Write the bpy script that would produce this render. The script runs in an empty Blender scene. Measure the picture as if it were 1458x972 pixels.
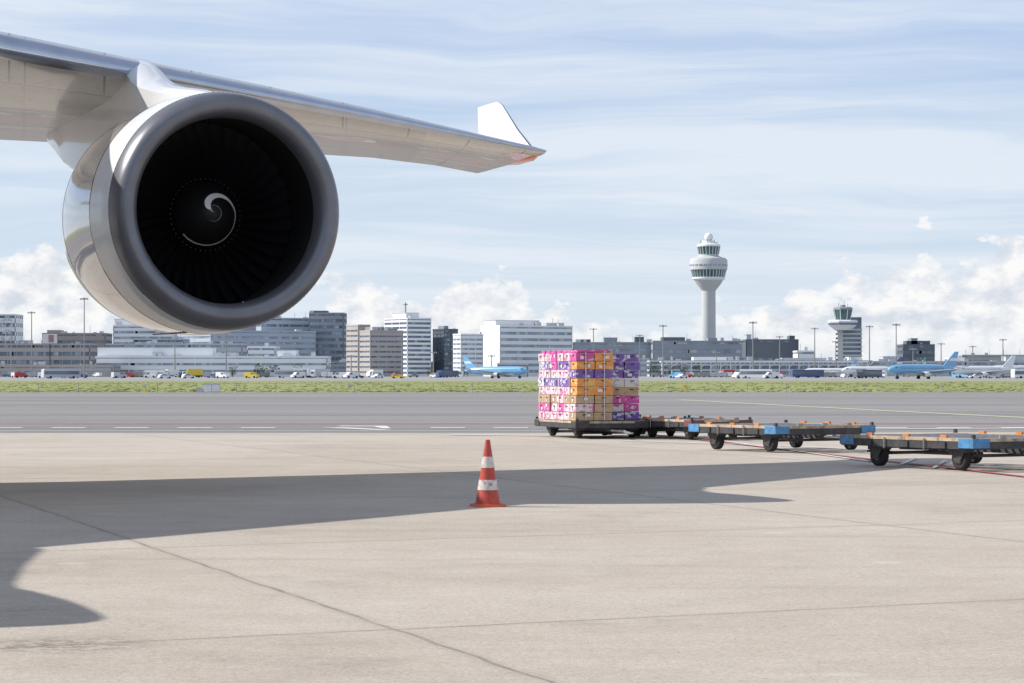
import bpy, math, random
from mathutils import Vector, Matrix
random.seed(7)
sc=bpy.context.scene
FL=3700.0; H=1.5; HY=532.0; CX=729.0
# image helpers: pixel column / pixel row at an assumed distance -> metres
def gx(b,D): return (b-CX)/FL*D
def gz(e,D): return H+(HY-e)/FL*D

# ---------------------------------------------------------------- materials
def newmat(name):
    m=bpy.data.materials.new(name); m.use_nodes=True
    nt=m.node_tree; b=nt.nodes['Principled BSDF']; return m,nt,b
def N(nt,t,**k):
    n=nt.nodes.new(t)
    for a,v in k.items(): setattr(n,a,v)
    return n
def mth(nt,op,a,b=None,c=None,clamp=False):
    n=nt.nodes.new('ShaderNodeMath'); n.operation=op; n.use_clamp=clamp
    for i,v in enumerate((a,b,c)):
        if v is None: continue
        if hasattr(v,'links'): nt.links.new(v,n.inputs[i])
        else: n.inputs[i].default_value=v
    return n.outputs[0]
def mixc(nt,f,a,b,blend='MIX'):
    n=nt.nodes.new('ShaderNodeMix'); n.data_type='RGBA'; n.blend_type=blend
    for s,v in ((n.inputs[0],f),(n.inputs[6],a),(n.inputs[7],b)):
        if hasattr(v,'links'): nt.links.new(v,s)
        elif isinstance(v,(tuple,list)): s.default_value=(*v[:3],1)
        else: s.default_value=v
    return n.outputs[2]
def noise(nt,vec,scale,detail=4,rough=.55):
    n=nt.nodes.new('ShaderNodeTexNoise'); n.inputs['Scale'].default_value=scale
    n.inputs['Detail'].default_value=detail; n.inputs['Roughness'].default_value=rough
    if vec is not None: nt.links.new(vec,n.inputs['Vector'])
    return n.outputs['Fac']
def ramp(nt,f,stops,interp='LINEAR'):
    n=nt.nodes.new('ShaderNodeValToRGB'); cr=n.color_ramp; cr.interpolation=interp
    while len(cr.elements)<len(stops): cr.elements.new(.5)
    for e,(p,c) in zip(cr.elements,stops):
        e.position=p; e.color=(*c,1) if isinstance(c,(tuple,list)) else (c,c,c,1)
    nt.links.new(f,n.inputs[0]); return n.outputs[0]
def objco(nt): return nt.nodes.new('ShaderNodeTexCoord').outputs['Object']
def smat(name,col,rough=.5,metal=0,var=.12,scale=2,coat=0,bump=0,bscale=20,dirt=None):
    m,nt,b=newmat(name); co=objco(nt)
    f=noise(nt,co,scale,5)
    f=mth(nt,'MULTIPLY_ADD',f,2.4,-.7,clamp=True)
    lo=tuple(c*(1-var) for c in col); hi=tuple(min(1,c*(1+var)) for c in col)
    c=mixc(nt,f,lo,hi)
    if dirt:
        g=noise(nt,co,dirt[1],7,.65); g=ramp(nt,g,[(.5,0.0),(.68,1.0)])
        g=mth(nt,'MULTIPLY',g,dirt[2]); c=mixc(nt,g,c,dirt[0])
    nt.links.new(c,b.inputs['Base Color'])
    b.inputs['Roughness'].default_value=rough; b.inputs['Metallic'].default_value=metal
    b.inputs['Coat Weight'].default_value=coat; b.inputs['Coat Roughness'].default_value=.04
    if bump:
        bn=N(nt,'ShaderNodeBump'); bn.inputs['Strength'].default_value=bump; bn.inputs['Distance'].default_value=.01
        nt.links.new(noise(nt,co,bscale,6),bn.inputs['Height']); nt.links.new(bn.outputs[0],b.inputs['Normal'])
    return m
M={}
M['white_paint']=smat('white_paint',(.76,.77,.78),.22,coat=.6,var=.04,scale=.7)
M['cowl']=smat('cowl_paint',(.56,.57,.60),.10,metal=.3,coat=1.0,var=.06,scale=.9,dirt=((.36,.34,.31),1.6,.35))
M['cowlf']=smat('forward_cowl_white',(.80,.81,.82),.3,coat=.3,var=.03,scale=.9)
M['lip_metal']=smat('brushed_lip_metal',(.185,.19,.215),.33,metal=.5,var=.10,scale=3)
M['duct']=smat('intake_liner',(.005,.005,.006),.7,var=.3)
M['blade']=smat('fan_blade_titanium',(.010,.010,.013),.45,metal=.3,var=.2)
M['spin']=smat('spinner_black',(.005,.005,.006),.5)
M['spiralw']=smat('spiral_white',(.75,.75,.74),.5)
M['bolt']=smat('bolt_heads',(.14,.14,.14),.4,metal=.5)
M['seam']=smat('panel_seam',(.10,.10,.11),.6)
M['hot']=smat('exhaust_metal',(.2,.18,.16),.4,metal=.9)
M['tyre']=smat('tyre_rubber',(.02,.02,.022),.8)
M['dark']=smat('dark_steel',(.045,.045,.05),.6,var=.4,scale=6,dirt=((.12,.09,.07),8,.5))
M['steel']=smat('galvanised_steel',(.32,.32,.32),.45,metal=.6,var=.25,scale=9)
M['bluep']=smat('blue_paint',(.07,.25,.50),.5,var=.25,scale=8,dirt=((.12,.09,.07),9,.8))
M['redp']=smat('faded_red_paint',(.16,.065,.06),.6,var=.3,scale=8,dirt=((.06,.05,.05),6,.8))
M['orangep']=smat('orange_paint',(.62,.22,.06),.5,var=.25,scale=8)
M['wood']=smat('deck_planks',(.46,.37,.27),.8,var=.4,scale=5,dirt=((.13,.10,.08),4,.6))
M['conc']=smat('tower_concrete',(.52,.54,.54),.8,var=.05,scale=.05)
M['whitec']=smat('white_cladding',(.80,.82,.84),.6,var=.04,scale=.05)
M['greyc']=smat('grey_cladding',(.50,.53,.57),.6,var=.08,scale=.05)  # greys from here on lightened and blued, standing in for distance haze
M['bluegrey']=smat('blue_grey_cladding',(.43,.48,.56),.5,var=.08,scale=.04)
M['brownc']=smat('brown_brick',(.33,.30,.28),.85,var=.12,scale=.05)
M['browng']=smat('taupe_panels',(.44,.41,.39),.8,var=.1,scale=.05)
M['darkc']=smat('dark_cladding',(.12,.14,.17),.5,var=.2,scale=.05)
M['midc']=smat('mid_grey_panels',(.30,.33,.37),.6,var=.12,scale=.05)
M['glass']=smat('window_glass',(.14,.18,.245),.15,var=.45,scale=.12)  # lightened too: distance haze put into the glass colour
M['glassl']=smat('window_glass_light',(.28,.35,.43),.15,var=.4,scale=.1)
M['glassg']=smat('green_cab_glass',(.08,.15,.15),.1,var=.3,scale=.2)
M['lbl']=smat('sky_blue_livery',(.20,.47,.74),.3,coat=.3,var=.05)
M['navy']=smat('navy_livery',(.07,.11,.25),.3,coat=.4)
M['green']=smat('green_livery',(.06,.28,.15),.35)
M['redl']=smat('red_livery',(.50,.05,.05),.35)
M['yel']=smat('yellow_paint',(.75,.55,.06),.5)
M['navred']=smat('nav_light_lens',(.80,.26,.14),.15,coat=1)
M['offw']=smat('billboard_white',(.7,.68,.7),.5)
M['pinkp']=smat('billboard_figure',(.35,.2,.25),.5)

# ---------------------------------------------------------------- mesh building
class Part:
    def __init__(s,name,mat,smooth=False): s.name=name;s.mat=mat;s.v=[];s.f=[];s.smooth=smooth
    def add(s,vs,fs):
        o=len(s.v); s.v+= [tuple(p) for p in vs]; s.f+=[tuple(i+o for i in f) for f in fs]
    def box(s,c,size,ang=0,tilt=None):
        ca,sa=math.cos(ang),math.sin(ang); vs=[]
        for z in (-.5,.5):
            for x,y in ((-.5,-.5),(.5,-.5),(.5,.5),(-.5,.5)):
                p=Vector((x*size[0],y*size[1],z*size[2]))
                if tilt: p=tilt@p
                vs.append((c[0]+p.x*ca-p.y*sa,c[1]+p.x*sa+p.y*ca,c[2]+p.z))
        s.add(vs,[(0,3,2,1),(4,5,6,7),(0,1,5,4),(1,2,6,5),(2,3,7,6),(3,0,4,7)])
    def poly(s,pts): s.add(pts,[tuple(range(len(pts)))])
    def lathe(s,prof,o,axis=(0,0,1),n=32,sx=1,sy=1,cap0=False,cap1=False,phase=0):
        a=Vector(axis).normalized(); up=Vector((0,0,1)) if abs(a.z)<.9 else Vector((0,1,0))
        x=up.cross(a).normalized(); y=a.cross(x); o=Vector(o); vs=[];fs=[]
        for (t,r) in prof:
            for i in range(n):
                q=2*math.pi*i/n+phase
                vs.append(o+a*t+x*(r*math.cos(q)*sx)+y*(r*math.sin(q)*sy))
        for j in range(len(prof)-1):
            for i in range(n):
                k=(i+1)%n; fs.append((j*n+i,j*n+k,(j+1)*n+k,(j+1)*n+i))
        if cap0: fs.append(tuple(range(n-1,-1,-1)))
        if cap1: fs.append(tuple((len(prof)-1)*n+i for i in range(n)))
        s.add(vs,fs)
    def tube(s,p0,p1,r0,r1=None,n=8):
        p0=Vector(p0);p1=Vector(p1);d=p1-p0
        s.lathe([(0,r0),(d.length,r0 if r1 is None else r1)],p0,d,n,cap0=True,cap1=True)
    def obj(s,parent=None):
        me=bpy.data.meshes.new(s.name); me.from_pydata(s.v,[],s.f); me.update()
        me.materials.append(M[s.mat] if isinstance(s.mat,str) else s.mat)
        ob=bpy.data.objects.new(s.name,me); sc.collection.objects.link(ob)
        if s.smooth:
            for p in me.polygons: p.use_smooth=True
            me.set_sharp_from_angle(angle=math.radians(35))
        if parent: ob.parent=parent
        return ob
class Model:
    def __init__(s,name): s.name=name; s.parts={}; s.extra=[]
    def p(s,name,mat,smooth=False):
        if name not in s.parts: s.parts[name]=Part(name,mat,smooth)
        return s.parts[name]
    def build(s):
        ps=[p for p in s.parts.values() if p.v]
        if len(ps)==1 and not s.extra:
            ps[0].name=s.name; return ps[0].obj()
        e=bpy.data.objects.new(s.name,None); sc.collection.objects.link(e)
        for p in ps: p.obj(e)
        for o in s.extra: o.parent=e
        return e

# ---------------------------------------------------------------- airplane
th=math.radians(23.2)
Fw=Vector((math.sin(th),-math.cos(th),0)); Lw=Vector((math.cos(th),math.sin(th),0)); UP=Vector((0,0,1))
E=Vector((-3.34,31.0,3.46)); I=Vector((-8.44,16.0,2.9))
C0=E-Lw*21.2; C0.z=0
def mir(P):
    P=Vector(P); l=(P-C0).dot(Lw); return P-Lw*(2*l)
def wingmat():
    m,nt,b=newmat('wing_skin'); co=objco(nt)
    uv=N(nt,'ShaderNodeUVMap').outputs[0]; sp=N(nt,'ShaderNodeSeparateXYZ'); nt.links.new(uv,sp.inputs[0])
    u,v=sp.outputs[0],sp.outputs[1]
    def line(val,at,w): return mth(nt,'LESS_THAN',mth(nt,'ABSOLUTE',mth(nt,'SUBTRACT',val,at)),w)
    def per(val,p,w):
        q=mth(nt,'DIVIDE',val,p); f=mth(nt,'ABSOLUTE',mth(nt,'SUBTRACT',mth(nt,'FRACT',q),.5)); return mth(nt,'LESS_THAN',f,w/p)
    ln=mth(nt,'MAXIMUM',line(u,.16,.004),line(u,.66,.007)); ln=mth(nt,'MAXIMUM',ln,line(u,.74,.005)); ln=mth(nt,'MAXIMUM',ln,line(u,.42,.002))
    aft=mth(nt,'GREATER_THAN',u,.66); ln2=mth(nt,'MULTIPLY',per(v,2.6,.035),aft)
    fw=mth(nt,'LESS_THAN',u,.16); ln3=mth(nt,'MULTIPLY',per(v,1.9,.025),fw)
    mid=mth(nt,'MULTIPLY',per(v,3.7,.018),.7)
    ln=mth(nt,'MAXIMUM',mth(nt,'MAXIMUM',ln,mid),mth(nt,'MAXIMUM',ln2,ln3))
    oval=mth(nt,'MULTIPLY',mth(nt,'MULTIPLY',per(v,.9,.13),line(u,.30,.035)),.3)
    pn=mth(nt,'MULTIPLY_ADD',noise(nt,co,.6,4),.5,.0)
    base=mixc(nt,pn,(.58,.56,.52),(.42,.40,.365))
    pan=ramp(nt,u,[(0,(1,1,1)),(.159,(1,1,1)),(.161,(.72,.72,.71)),(.42,(.86,.84,.82)),(.655,(.9,.9,.9)),(.665,(1.10,1.07,1.01)),(.745,(.80,.78,.74))],'CONSTANT')
    base=mixc(nt,1.0,base,pan,'MULTIPLY')
    seg=N(nt,'ShaderNodeTexWhiteNoise'); seg.noise_dimensions='1D'; nt.links.new(mth(nt,'FLOOR',mth(nt,'DIVIDE',v,2.6)),seg.inputs['W'])
    base=mixc(nt,1.0,base,ramp(nt,seg.outputs['Value'],[(0,.80),(1,1.08)]),'MULTIPLY')
    st=noise(nt,co,3.5,8,.7); st=ramp(nt,st,[(.50,0.),(.75,.5)]); base=mixc(nt,st,base,(.3,.27,.23))
    base=mixc(nt,oval,base,(.2,.2,.2))
    c=mixc(nt,mth(nt,'MULTIPLY',ln,.85),base,(.08,.08,.08))
    nt.links.new(c,b.inputs['Base Color']); b.inputs['Roughness'].default_value=.22; b.inputs['Coat Weight'].default_value=.5
    return m
WM=wingmat(); M['wing']=WM
M['le']=smat('polished_leading_edge',(.50,.54,.62),.2,metal=.9,var=.08)
CS=[1,.94,.86,.76,.66,.5,.36,.24,.14,.08,.05,.028,.012,.003]
def yt(c,t): return 5*t*(.2969*math.sqrt(c)-.126*c-.3516*c*c+.2843*c**3-.1036*c**4)
def loft(name,sts,t=.10,lo=.5,hi=.5,thick=None,mats=('wing','le'),lec=.055):
    vs=[];uv=[];fs=[];mi=[]; v=0; prev=None
    for k,(A,B) in enumerate(sts):
        A=Vector(A);B=Vector(B); ch=(B-A).length; up=thick or UP
        if prev is not None: v+=(A-prev).length
        prev=A
        row=[(c,-lo*2) for c in CS]+[(0,0)]+[(c,hi*2) for c in reversed(CS)]
        for c,sg in row:
            vs.append(A+(B-A)*c+up*(yt(c,t)*ch*sg)); uv.append((c,v))
    n=len(CS)*2+1
    for k in range(len(sts)-1):
        for i in range(n-1):
            a=k*n+i; fs.append((a,a+1,a+n+1,a+n)); c=min(uv[a][0],uv[a+1][0]); mi.append(1 if c<lec-.001 else 0)
        a=k*n; fs.append((a+n-1,a,a+n,a+2*n-1)); mi.append(0)
    fs.append(tuple(range(n))); mi.append(0); fs.append(tuple((len(sts)-1)*n+i for i in range(n-1,-1,-1))); mi.append(0)
    me=bpy.data.meshes.new(name); me.from_pydata(vs,[],fs); me.update()
    for m in mats: me.materials.append(M[m])
    ul=me.uv_layers.new(name='UVMap')
    for p in me.polygons:
        p.material_index=mi[p.index]; p.use_smooth=True
        for li in p.loop_indices: ul.data[li].uv=uv[me.loops[li].vertex_index]
    me.set_sharp_from_angle(angle=math.radians(40))
    ob=bpy.data.objects.new(name,me); sc.collection.objects.link(ob); return ob
plane=Model('jet_airplane')
A0=Vector((-4.92,34.7,0))
def le(s,h): return (A0.x+.617*s,A0.y+1.099*s,h)
wing=[(le(-21,5.05),(-28.5,31.0,4.6)),(le(-12,5.45),(-19.5,34.0,4.8)),(le(-6.5,5.56),(-12.6,36.9,5.0)),
      (le(-2.3,5.56),(-7.94,40.3,5.13)),(le(0,5.52),(-6.0,41.8,5.16)),(le(2.3,5.48),(-4.1,43.2,5.2)),(le(4.5,5.43),(-2.39,44.5,5.2)),
      (le(6.8,5.37),(-1.35,45.5,5.15)),(le(8.0,5.335),(-.85,46.1,5.10)),(le(8.6,5.32),(-.62,46.4,5.08)),(le(8.93,5.31),(-.1,45.75,5.18))]
plane.extra.append(loft('wing',wing,t=.085,lo=.36,hi=.6,lec=.025))
plane.extra.append(loft('far_wing',[(mir(a),mir(b)) for a,b in wing],t=.085,lo=.36,hi=.6))
wl=[((.44,44.55,5.28),(-.58,46.6,5.2)),((.12,45.3,5.75),(-.6,46.85,5.72)),((-.16,46.2,6.28),(-.62,47.15,6.25)),((-.24,46.5,6.37),(-.62,47.15,6.33))]
plane.extra.append(loft('winglet',wl,t=.07,thick=Lw.copy(),mats=('white_paint','le'),lec=.012))
plane.extra.append(loft('far_winglet',[(mir(a),mir(b)) for a,b in wl],t=.07,thick=Lw.copy(),mats=('white_paint','le'),lec=.03))
nl=plane.p('nav_light','navred',True)
nl.lathe([(0,.0),(.05,.05),(.25,.10),(.7,.10),(1.1,.04),(1.12,0)],(.40,44.58,5.235),(-.45,.88,-.05),14,sx=1.4,sy=.62)
def engine(O,pyl):
    O=Vector(O)
    lip=plane.p('inlet_lip','lip_metal',True); duct=plane.p('intake_duct','duct',True)
    NS=112
    lip.lathe([(.27,1.118),(.16,1.125),(.09,1.145),(.04,1.18),(.01,1.225),(0,1.27),(.012,1.315),(.05,1.36),(.12,1.395),(.22,1.418),(.30,1.43)],O,-Fw,NS)
    plane.p('forward_cowl','cowlf',True).lathe([(.30,1.431),(.31,1.436),(.6,1.455),(1.02,1.474)],O,-Fw,NS)
    plane.p('cowl_seams','seam').lathe([(1.02,1.468),(1.045,1.469)],O,-Fw,NS)
    plane.p('nacelle_cowl','cowl',True).lathe([(1.045,1.476),(1.6,1.48),(2.3,1.45),(2.66,1.412)],O,-Fw,NS)
    plane.p('cowl_seams','seam').lathe([(2.66,1.405),(2.69,1.402)],O,-Fw,NS)
    plane.p('nacelle_cowl','cowl',True).lathe([(2.69,1.41),(3.0,1.365),(3.6,1.22),(4.1,1.08),(4.11,1.05),(3.5,1.08),(2.6,1.1)],O,-Fw,NS)
    for i in range(150):
        a=2*math.pi*i/150; c=O-Fw*.275+(Lw*math.cos(a)+UP*math.sin(a))*1.4285
        plane.p('rivets','seam').tube(c,c+(Lw*math.cos(a)+UP*math.sin(a))*.003,.006,n=5)
    for i in range(9):
        s=1.15+i*.17; a=math.radians(-100); r=1.479
        c=O-Fw*s+(Lw*math.cos(a)+UP*math.sin(a))*r; plane.p('latches','seam').box(c,(.04,.09,.012),th)
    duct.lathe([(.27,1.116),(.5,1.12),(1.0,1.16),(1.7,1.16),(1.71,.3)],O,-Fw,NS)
    core=plane.p('engine_core','hot',True)
    core.lathe([(2.6,.8),(3.6,.8),(4.6,.72),(5.6,.52),(6.0,.46),(6.0,.4),(5.7,.36),(6.5,.18),(6.9,.02)],O,-Fw,40)
    sp=plane.p('spinner','spin',True)
    pr=[(.72,0.004),(.74,.06),(.80,.14),(.88,.22),(.98,.31),(1.08,.375),(1.16,.41),(1.3,.41)]
    sp.lathe(pr,O,-Fw,48)
    def sof(r):
        for (s0,r0),(s1,r1) in zip(pr,pr[1:]):
            if r0<=r<=r1: return s0+(s1-s0)*(r-r0)/max(1e-6,r1-r0)
        return 1.16
    def pt(r,ph,off=.008): return O-Fw*(sof(min(r,.405))-off)+Lw*(r*math.cos(ph))+UP*(r*math.sin(ph))
    sw=plane.p('spinner_spiral','spiralw',True)
    vs=[];fs=[]; n=60
    for i in range(n+1):
        t=i/n; ph=math.radians(150-t*290); r=.045+.315*min(1,t/.5)**.85+.02*t
        w=.115*max(0,1-t/.62)**1.3+.012
        if t<.1: w*=.75+t*2.5
        vs+=[pt(max(.003,r-w/2),ph),pt(r+w/2,ph)]
        if i: a=2*i; fs.append((a-2,a-1,a+1,a))
    sw.add(vs,fs)
    sw.add([pt(.003,0,.012)]+[pt(.10,2*math.pi*i/20,.012) for i in range(20)],[(0,1+i,1+(i+1)%20) for i in range(20)])
    for i in range(44):
        a=2*math.pi*i/44; c=O-Fw*1.12+Lw*(.445*math.cos(a))+UP*(.445*math.sin(a)); plane.p('fan_hub_bolts','bolt').tube(c,c+Fw*.01,.005,n=5)
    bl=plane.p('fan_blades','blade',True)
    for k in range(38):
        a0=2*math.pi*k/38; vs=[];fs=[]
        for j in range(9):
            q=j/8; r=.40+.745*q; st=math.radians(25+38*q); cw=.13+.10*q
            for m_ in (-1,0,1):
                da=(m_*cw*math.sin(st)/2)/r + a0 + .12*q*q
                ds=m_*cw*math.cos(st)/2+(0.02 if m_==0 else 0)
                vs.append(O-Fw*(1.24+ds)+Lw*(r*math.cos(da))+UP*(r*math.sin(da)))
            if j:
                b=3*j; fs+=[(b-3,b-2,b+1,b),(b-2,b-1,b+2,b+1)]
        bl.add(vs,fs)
    py=plane.p('pylon','white_paint',True)
    vs=[];fs=[]
    for s,zb,zt,w in pyl:
        c=O-Fw*s; 
        for x,z in ((-w,zb+.08),(-w,zt-.09),(-w*.7,zt-.02),(0,zt),(w*.7,zt-.02),(w,zt-.09),(w,zb+.08),(w*.5,zb),(-w*.5,zb)):
            q=c+Lw*x; vs.append((q.x,q.y,z))
    n=9
    for j in range(len(pyl)-1):
        for i in range(n): fs.append((j*n+i,j*n+(i+1)%n,(j+1)*n+(i+1)%n,(j+1)*n+i))
    fs+= [tuple(range(n)),tuple((len(pyl)-1)*n+i for i in range(n-1,-1,-1))]
    py.add(vs,fs)
pylE=[(.75,4.75,4.93,.03),(1.1,4.7,5.00,.12),(1.7,4.6,5.08,.21),(2.5,4.4,5.19,.27),(3.2,4.3,5.32,.29),(3.6,4.25,5.44,.28),(3.95,4.2,5.60,.27),(4.4,4.2,5.76,.24),(5.1,4.2,5.84,.22),(6.3,4.28,5.6,.26),(7.6,4.5,5.4,.22),(8.6,4.8,5.3,.15),(9.4,5.02,5.25,.06)]
pylI=[(.85,4.2,4.375,.03),(1.8,4.1,4.5,.22),(3.5,3.8,4.7,.28),(5.5,3.6,5.1,.3),(7.6,3.7,5.6,.28),(9,3.9,5.4,.26),(12,4.6,5.1,.1)]
engine(E,pylE); engine(I,pylI); engine(mir(E),pylE); engine(mir(I),pylI)
fz=5.4; FC=Vector((C0.x,C0.y,fz))
fu=plane.p('fuselage','white_paint',True)
fu.lathe([(-27,.02),(-26.8,.5),(-26,1.15),(-24.5,1.95),(-22,2.75),(-19,3.2),(-16,3.25),(22,3.25),(28,2.9),(34,2.1),(40,1.1),(43,.4),(43.3,.02)],FC,-Fw,40)
fu.lathe([(-23.2,.02),(-22,1.1),(-20,1.9),(-17,2.35),(-6,2.35),(-1,1.6),(3,.3)],FC+UP*1.9,-Fw,28)
fu.lathe([(-7,.1),(-4,2.2),(8,2.4),(13,.2)],FC-UP*1.6,-Fw,24,sx=1.3)
wn=plane.p('cabin_windows','glass')
for k in range(86):
    s=-19+k*.52
    for sg in (1,-1):
        q=FC-Fw*s+Lw*(sg*3.235); wn.box((q.x,q.y,fz+.35),(.06,.25,.36),th)
tl=plane.p('tail_fin','white_paint',True)
def slab(p,pts,nrm,t):
    n=len(pts); a=[Vector(q)+nrm*t for q in pts]; b=[Vector(q)-nrm*t for q in pts]
    p.add(a+b,[tuple(range(n)),tuple(range(2*n-1,n-1,-1))]+[(i,n+i,n+(i+1)%n,(i+1)%n) for i in range(n)])
slab(tl,[FC-Fw*28+UP*2.2,FC-Fw*40+UP*1.0,FC-Fw*43.5+UP*12.5,FC-Fw*40+UP*12.5],Lw,.18)
for sg in (1,-1):
    slab(plane.p('tailplane','white_paint',True),[FC-Fw*34+UP*1,FC-Fw*41+UP*1,FC-Fw*44.5+Lw*(11*sg)+UP*2.6,FC-Fw*41.8+Lw*(11*sg)+UP*2.6],UP,.12)
gr=plane.p('landing_gear','dark',True)
for s,l in ((-18,0),(3,-1.9),(3,1.9),(6.5,-5.5),(0+6.5,5.5)):
    q=FC-Fw*s+Lw*l; gr.tube((q.x,q.y,.6),(q.x,q.y,3.6),.16)
    for ds in ((-.75,.75) if s>0 else (0,)):
        for dl in (-.55,.55):
            w=q-Fw*ds+Lw*dl; w.z=.6
            plane.p('wheels','tyre',True).lathe([(-.2,.3),(-.2,.52),(-.13,.6),(.13,.6),(.2,.52),(.2,.3)],w,Lw,24,cap0=True,cap1=True)
plane.build()

# ---------------------------------------------------------------- ground
def concrete():
    m,nt,b=newmat('apron_concrete'); co=objco(nt)
    dn=N(nt,'ShaderNodeTexNoise'); dn.inputs['Scale'].default_value=1.3; dn.inputs['Detail'].default_value=5; nt.links.new(co,dn.inputs['Vector'])
    sb=N(nt,'ShaderNodeVectorMath',operation='SUBTRACT'); nt.links.new(dn.outputs['Color'],sb.inputs[0]); sb.inputs[1].default_value=(.5,.5,.5)
    sl=N(nt,'ShaderNodeVectorMath',operation='SCALE'); nt.links.new(sb.outputs[0],sl.inputs[0]); sl.inputs['Scale'].default_value=.09
    ad=N(nt,'ShaderNodeVectorMath',operation='ADD'); nt.links.new(co,ad.inputs[0]); nt.links.new(sl.outputs[0],ad.inputs[1])
    def fam(n,off,sp):
        d=N(nt,'ShaderNodeVectorMath',operation='DOT_PRODUCT'); nt.links.new(ad.outputs[0],d.inputs[0]); d.inputs[1].default_value=(n[0],n[1],0)
        q=mth(nt,'DIVIDE',mth(nt,'SUBTRACT',d.outputs['Value'],off),sp)
        r=mth(nt,'ROUND',q); dist=mth(nt,'MULTIPLY',mth(nt,'ABSOLUTE',mth(nt,'SUBTRACT',q,r)),sp)
        return dist,mth(nt,'FLOOR',q)
    d1,f1=fam((.948,.318),4.2,7.5); d2,f2=fam((-.446,.895),13.96,7.47)
    d=mth(nt,'MINIMUM',d1,d2)
    n1=noise(nt,co,.22,6,.6); n2=noise(nt,co,1.6,8,.7); n3=noise(nt,co,55,3,.75); n4=noise(nt,co,9,6,.75); n5=noise(nt,co,22,5,.85)
    jn=ramp(nt,mth(nt,'MULTIPLY',d,10),[(0,1.),(.14,.9),(.22,.25),(.9,0.)])
    jn=mth(nt,'MULTIPLY',jn,ramp(nt,n2,[(.38,.45),(.62,1.)]))
    cid=N(nt,'ShaderNodeCombineXYZ'); nt.links.new(f1,cid.inputs[0]); nt.links.new(f2,cid.inputs[1])
    wn=N(nt,'ShaderNodeTexWhiteNoise'); nt.links.new(cid.outputs[0],wn.inputs['Vector'])
    v=mth(nt,'MULTIPLY_ADD',n1,.9,.0); v=mth(nt,'MULTIPLY_ADD',n2,.75,v); v=mth(nt,'MULTIPLY_ADD',wn.outputs['Value'],.16,v); v=mth(nt,'MULTIPLY_ADD',n4,.5,v)
    col=ramp(nt,mth(nt,'MULTIPLY',v,.485),[(.3,(.31,.265,.215)),(.5,(.465,.405,.335)),(.72,(.58,.52,.445))])
    sp_=ramp(nt,n3,[(.3,.50),(.44,.96),(.58,1.),(.7,1.4)]); col=mixc(nt,.95,col,sp_,'MULTIPLY')
    sp2=ramp(nt,n5,[(.3,.72),(.5,1.),(.7,1.24)]); col=mixc(nt,.95,col,sp2,'MULTIPLY')
    # old core-hole patches
    vo=N(nt,'ShaderNodeTexVoronoi'); vo.inputs['Scale'].default_value=.45; nt.links.new(co,vo.inputs['Vector'])
    sm=ramp(nt,mth(nt,'ADD',vo.outputs['Distance'],mth(nt,'MULTIPLY',n4,.06)),[(.075,1.),(.095,0.)]); col=mixc(nt,mth(nt,'MULTIPLY',sm,.45),col,(.60,.56,.50))
    mp=N(nt,'ShaderNodeMapping'); mp.inputs['Rotation'].default_value=(0,0,-.45); mp.inputs['Scale'].default_value=(.12,1.2,1); nt.links.new(co,mp.inputs[0])
    sk=ramp(nt,noise(nt,mp.outputs[0],.9,7,.7),[(.54,0.),(.72,.4)]); col=mixc(nt,sk,col,(.25,.215,.18))
    ds=noise(nt,co,.5,9,.75); ds=ramp(nt,ds,[(.57,0.),(.74,.5)]); col=mixc(nt,ds,col,(.22,.19,.16))
    # localised oil seepage near the left parking spot
    dd=N(nt,'ShaderNodeVectorMath',operation='DISTANCE'); nt.links.new(co,dd.inputs[0]); dd.inputs[1].default_value=(-2.48,14.4,0)
    oil=mth(nt,'MULTIPLY',ramp(nt,dd.outputs['Value'],[(0.,1.),(.35,.6),(.6,0.)]),ramp(nt,n4,[(.46,0.),(.56,1.)])); col=mixc(nt,mth(nt,'MULTIPLY',oil,.75),col,(.11,.09,.07))
    col=mixc(nt,mth(nt,'MULTIPLY',jn,.66),col,(.12,.10,.085))
    nt.links.new(col,b.inputs['Base Color']); b.inputs['Roughness'].default_value=.85
    bn=N(nt,'ShaderNodeBump'); bn.inputs['Strength'].default_value=.5; bn.inputs['Distance'].default_value=.008
    hh=mth(nt,'SUBTRACT',mth(nt,'ADD',n3,n4),mth(nt,'MULTIPLY',jn,2)); nt.links.new(hh,bn.inputs['Height']); nt.links.new(bn.outputs[0],b.inputs['Normal'])
    return m
M['concrete']=concrete()
def asphalt(name,c0,c1):
    m,nt,b=newmat(name); co=objco(nt)
    mp=N(nt,'ShaderNodeMapping'); mp.inputs['Scale'].default_value=(.2,1,1); nt.links.new(co,mp.inputs[0])
    v=mth(nt,'ADD',mth(nt,'MULTIPLY',noise(nt,mp.outputs[0],.12,8,.65),.6),mth(nt,'MULTIPLY',noise(nt,co,3,5,.7),.4))
    col=ramp(nt,v,[(.38,c0),(.62,c1)]); nt.links.new(col,b.inputs['Base Color']); b.inputs['Roughness'].default_value=.85
    return m
M['asphalt']=asphalt('taxiway_asphalt',(.19,.18,.175),(.30,.29,.28))
M['faraspl']=asphalt('far_apron',(.26,.26,.255),(.36,.36,.35))
def grass():
    m,nt,b=newmat('grass'); co=objco(nt)
    mp=N(nt,'ShaderNodeMapping'); mp.inputs['Scale'].default_value=(.5,.10,1); nt.links.new(co,mp.inputs[0])
    v=mth(nt,'ADD',mth(nt,'MULTIPLY',noise(nt,mp.outputs[0],.1,8,.7),.6),mth(nt,'MULTIPLY',noise(nt,co,1.2,6,.8),.4))
    col=ramp(nt,v,[(.35,(.18,.215,.06)),(.5,(.26,.285,.09)),(.68,(.37,.35,.155))]); nt.links.new(col,b.inputs['Base Color']); b.inputs['Roughness'].default_value=.9
    return m
M['grass']=grass()
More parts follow.
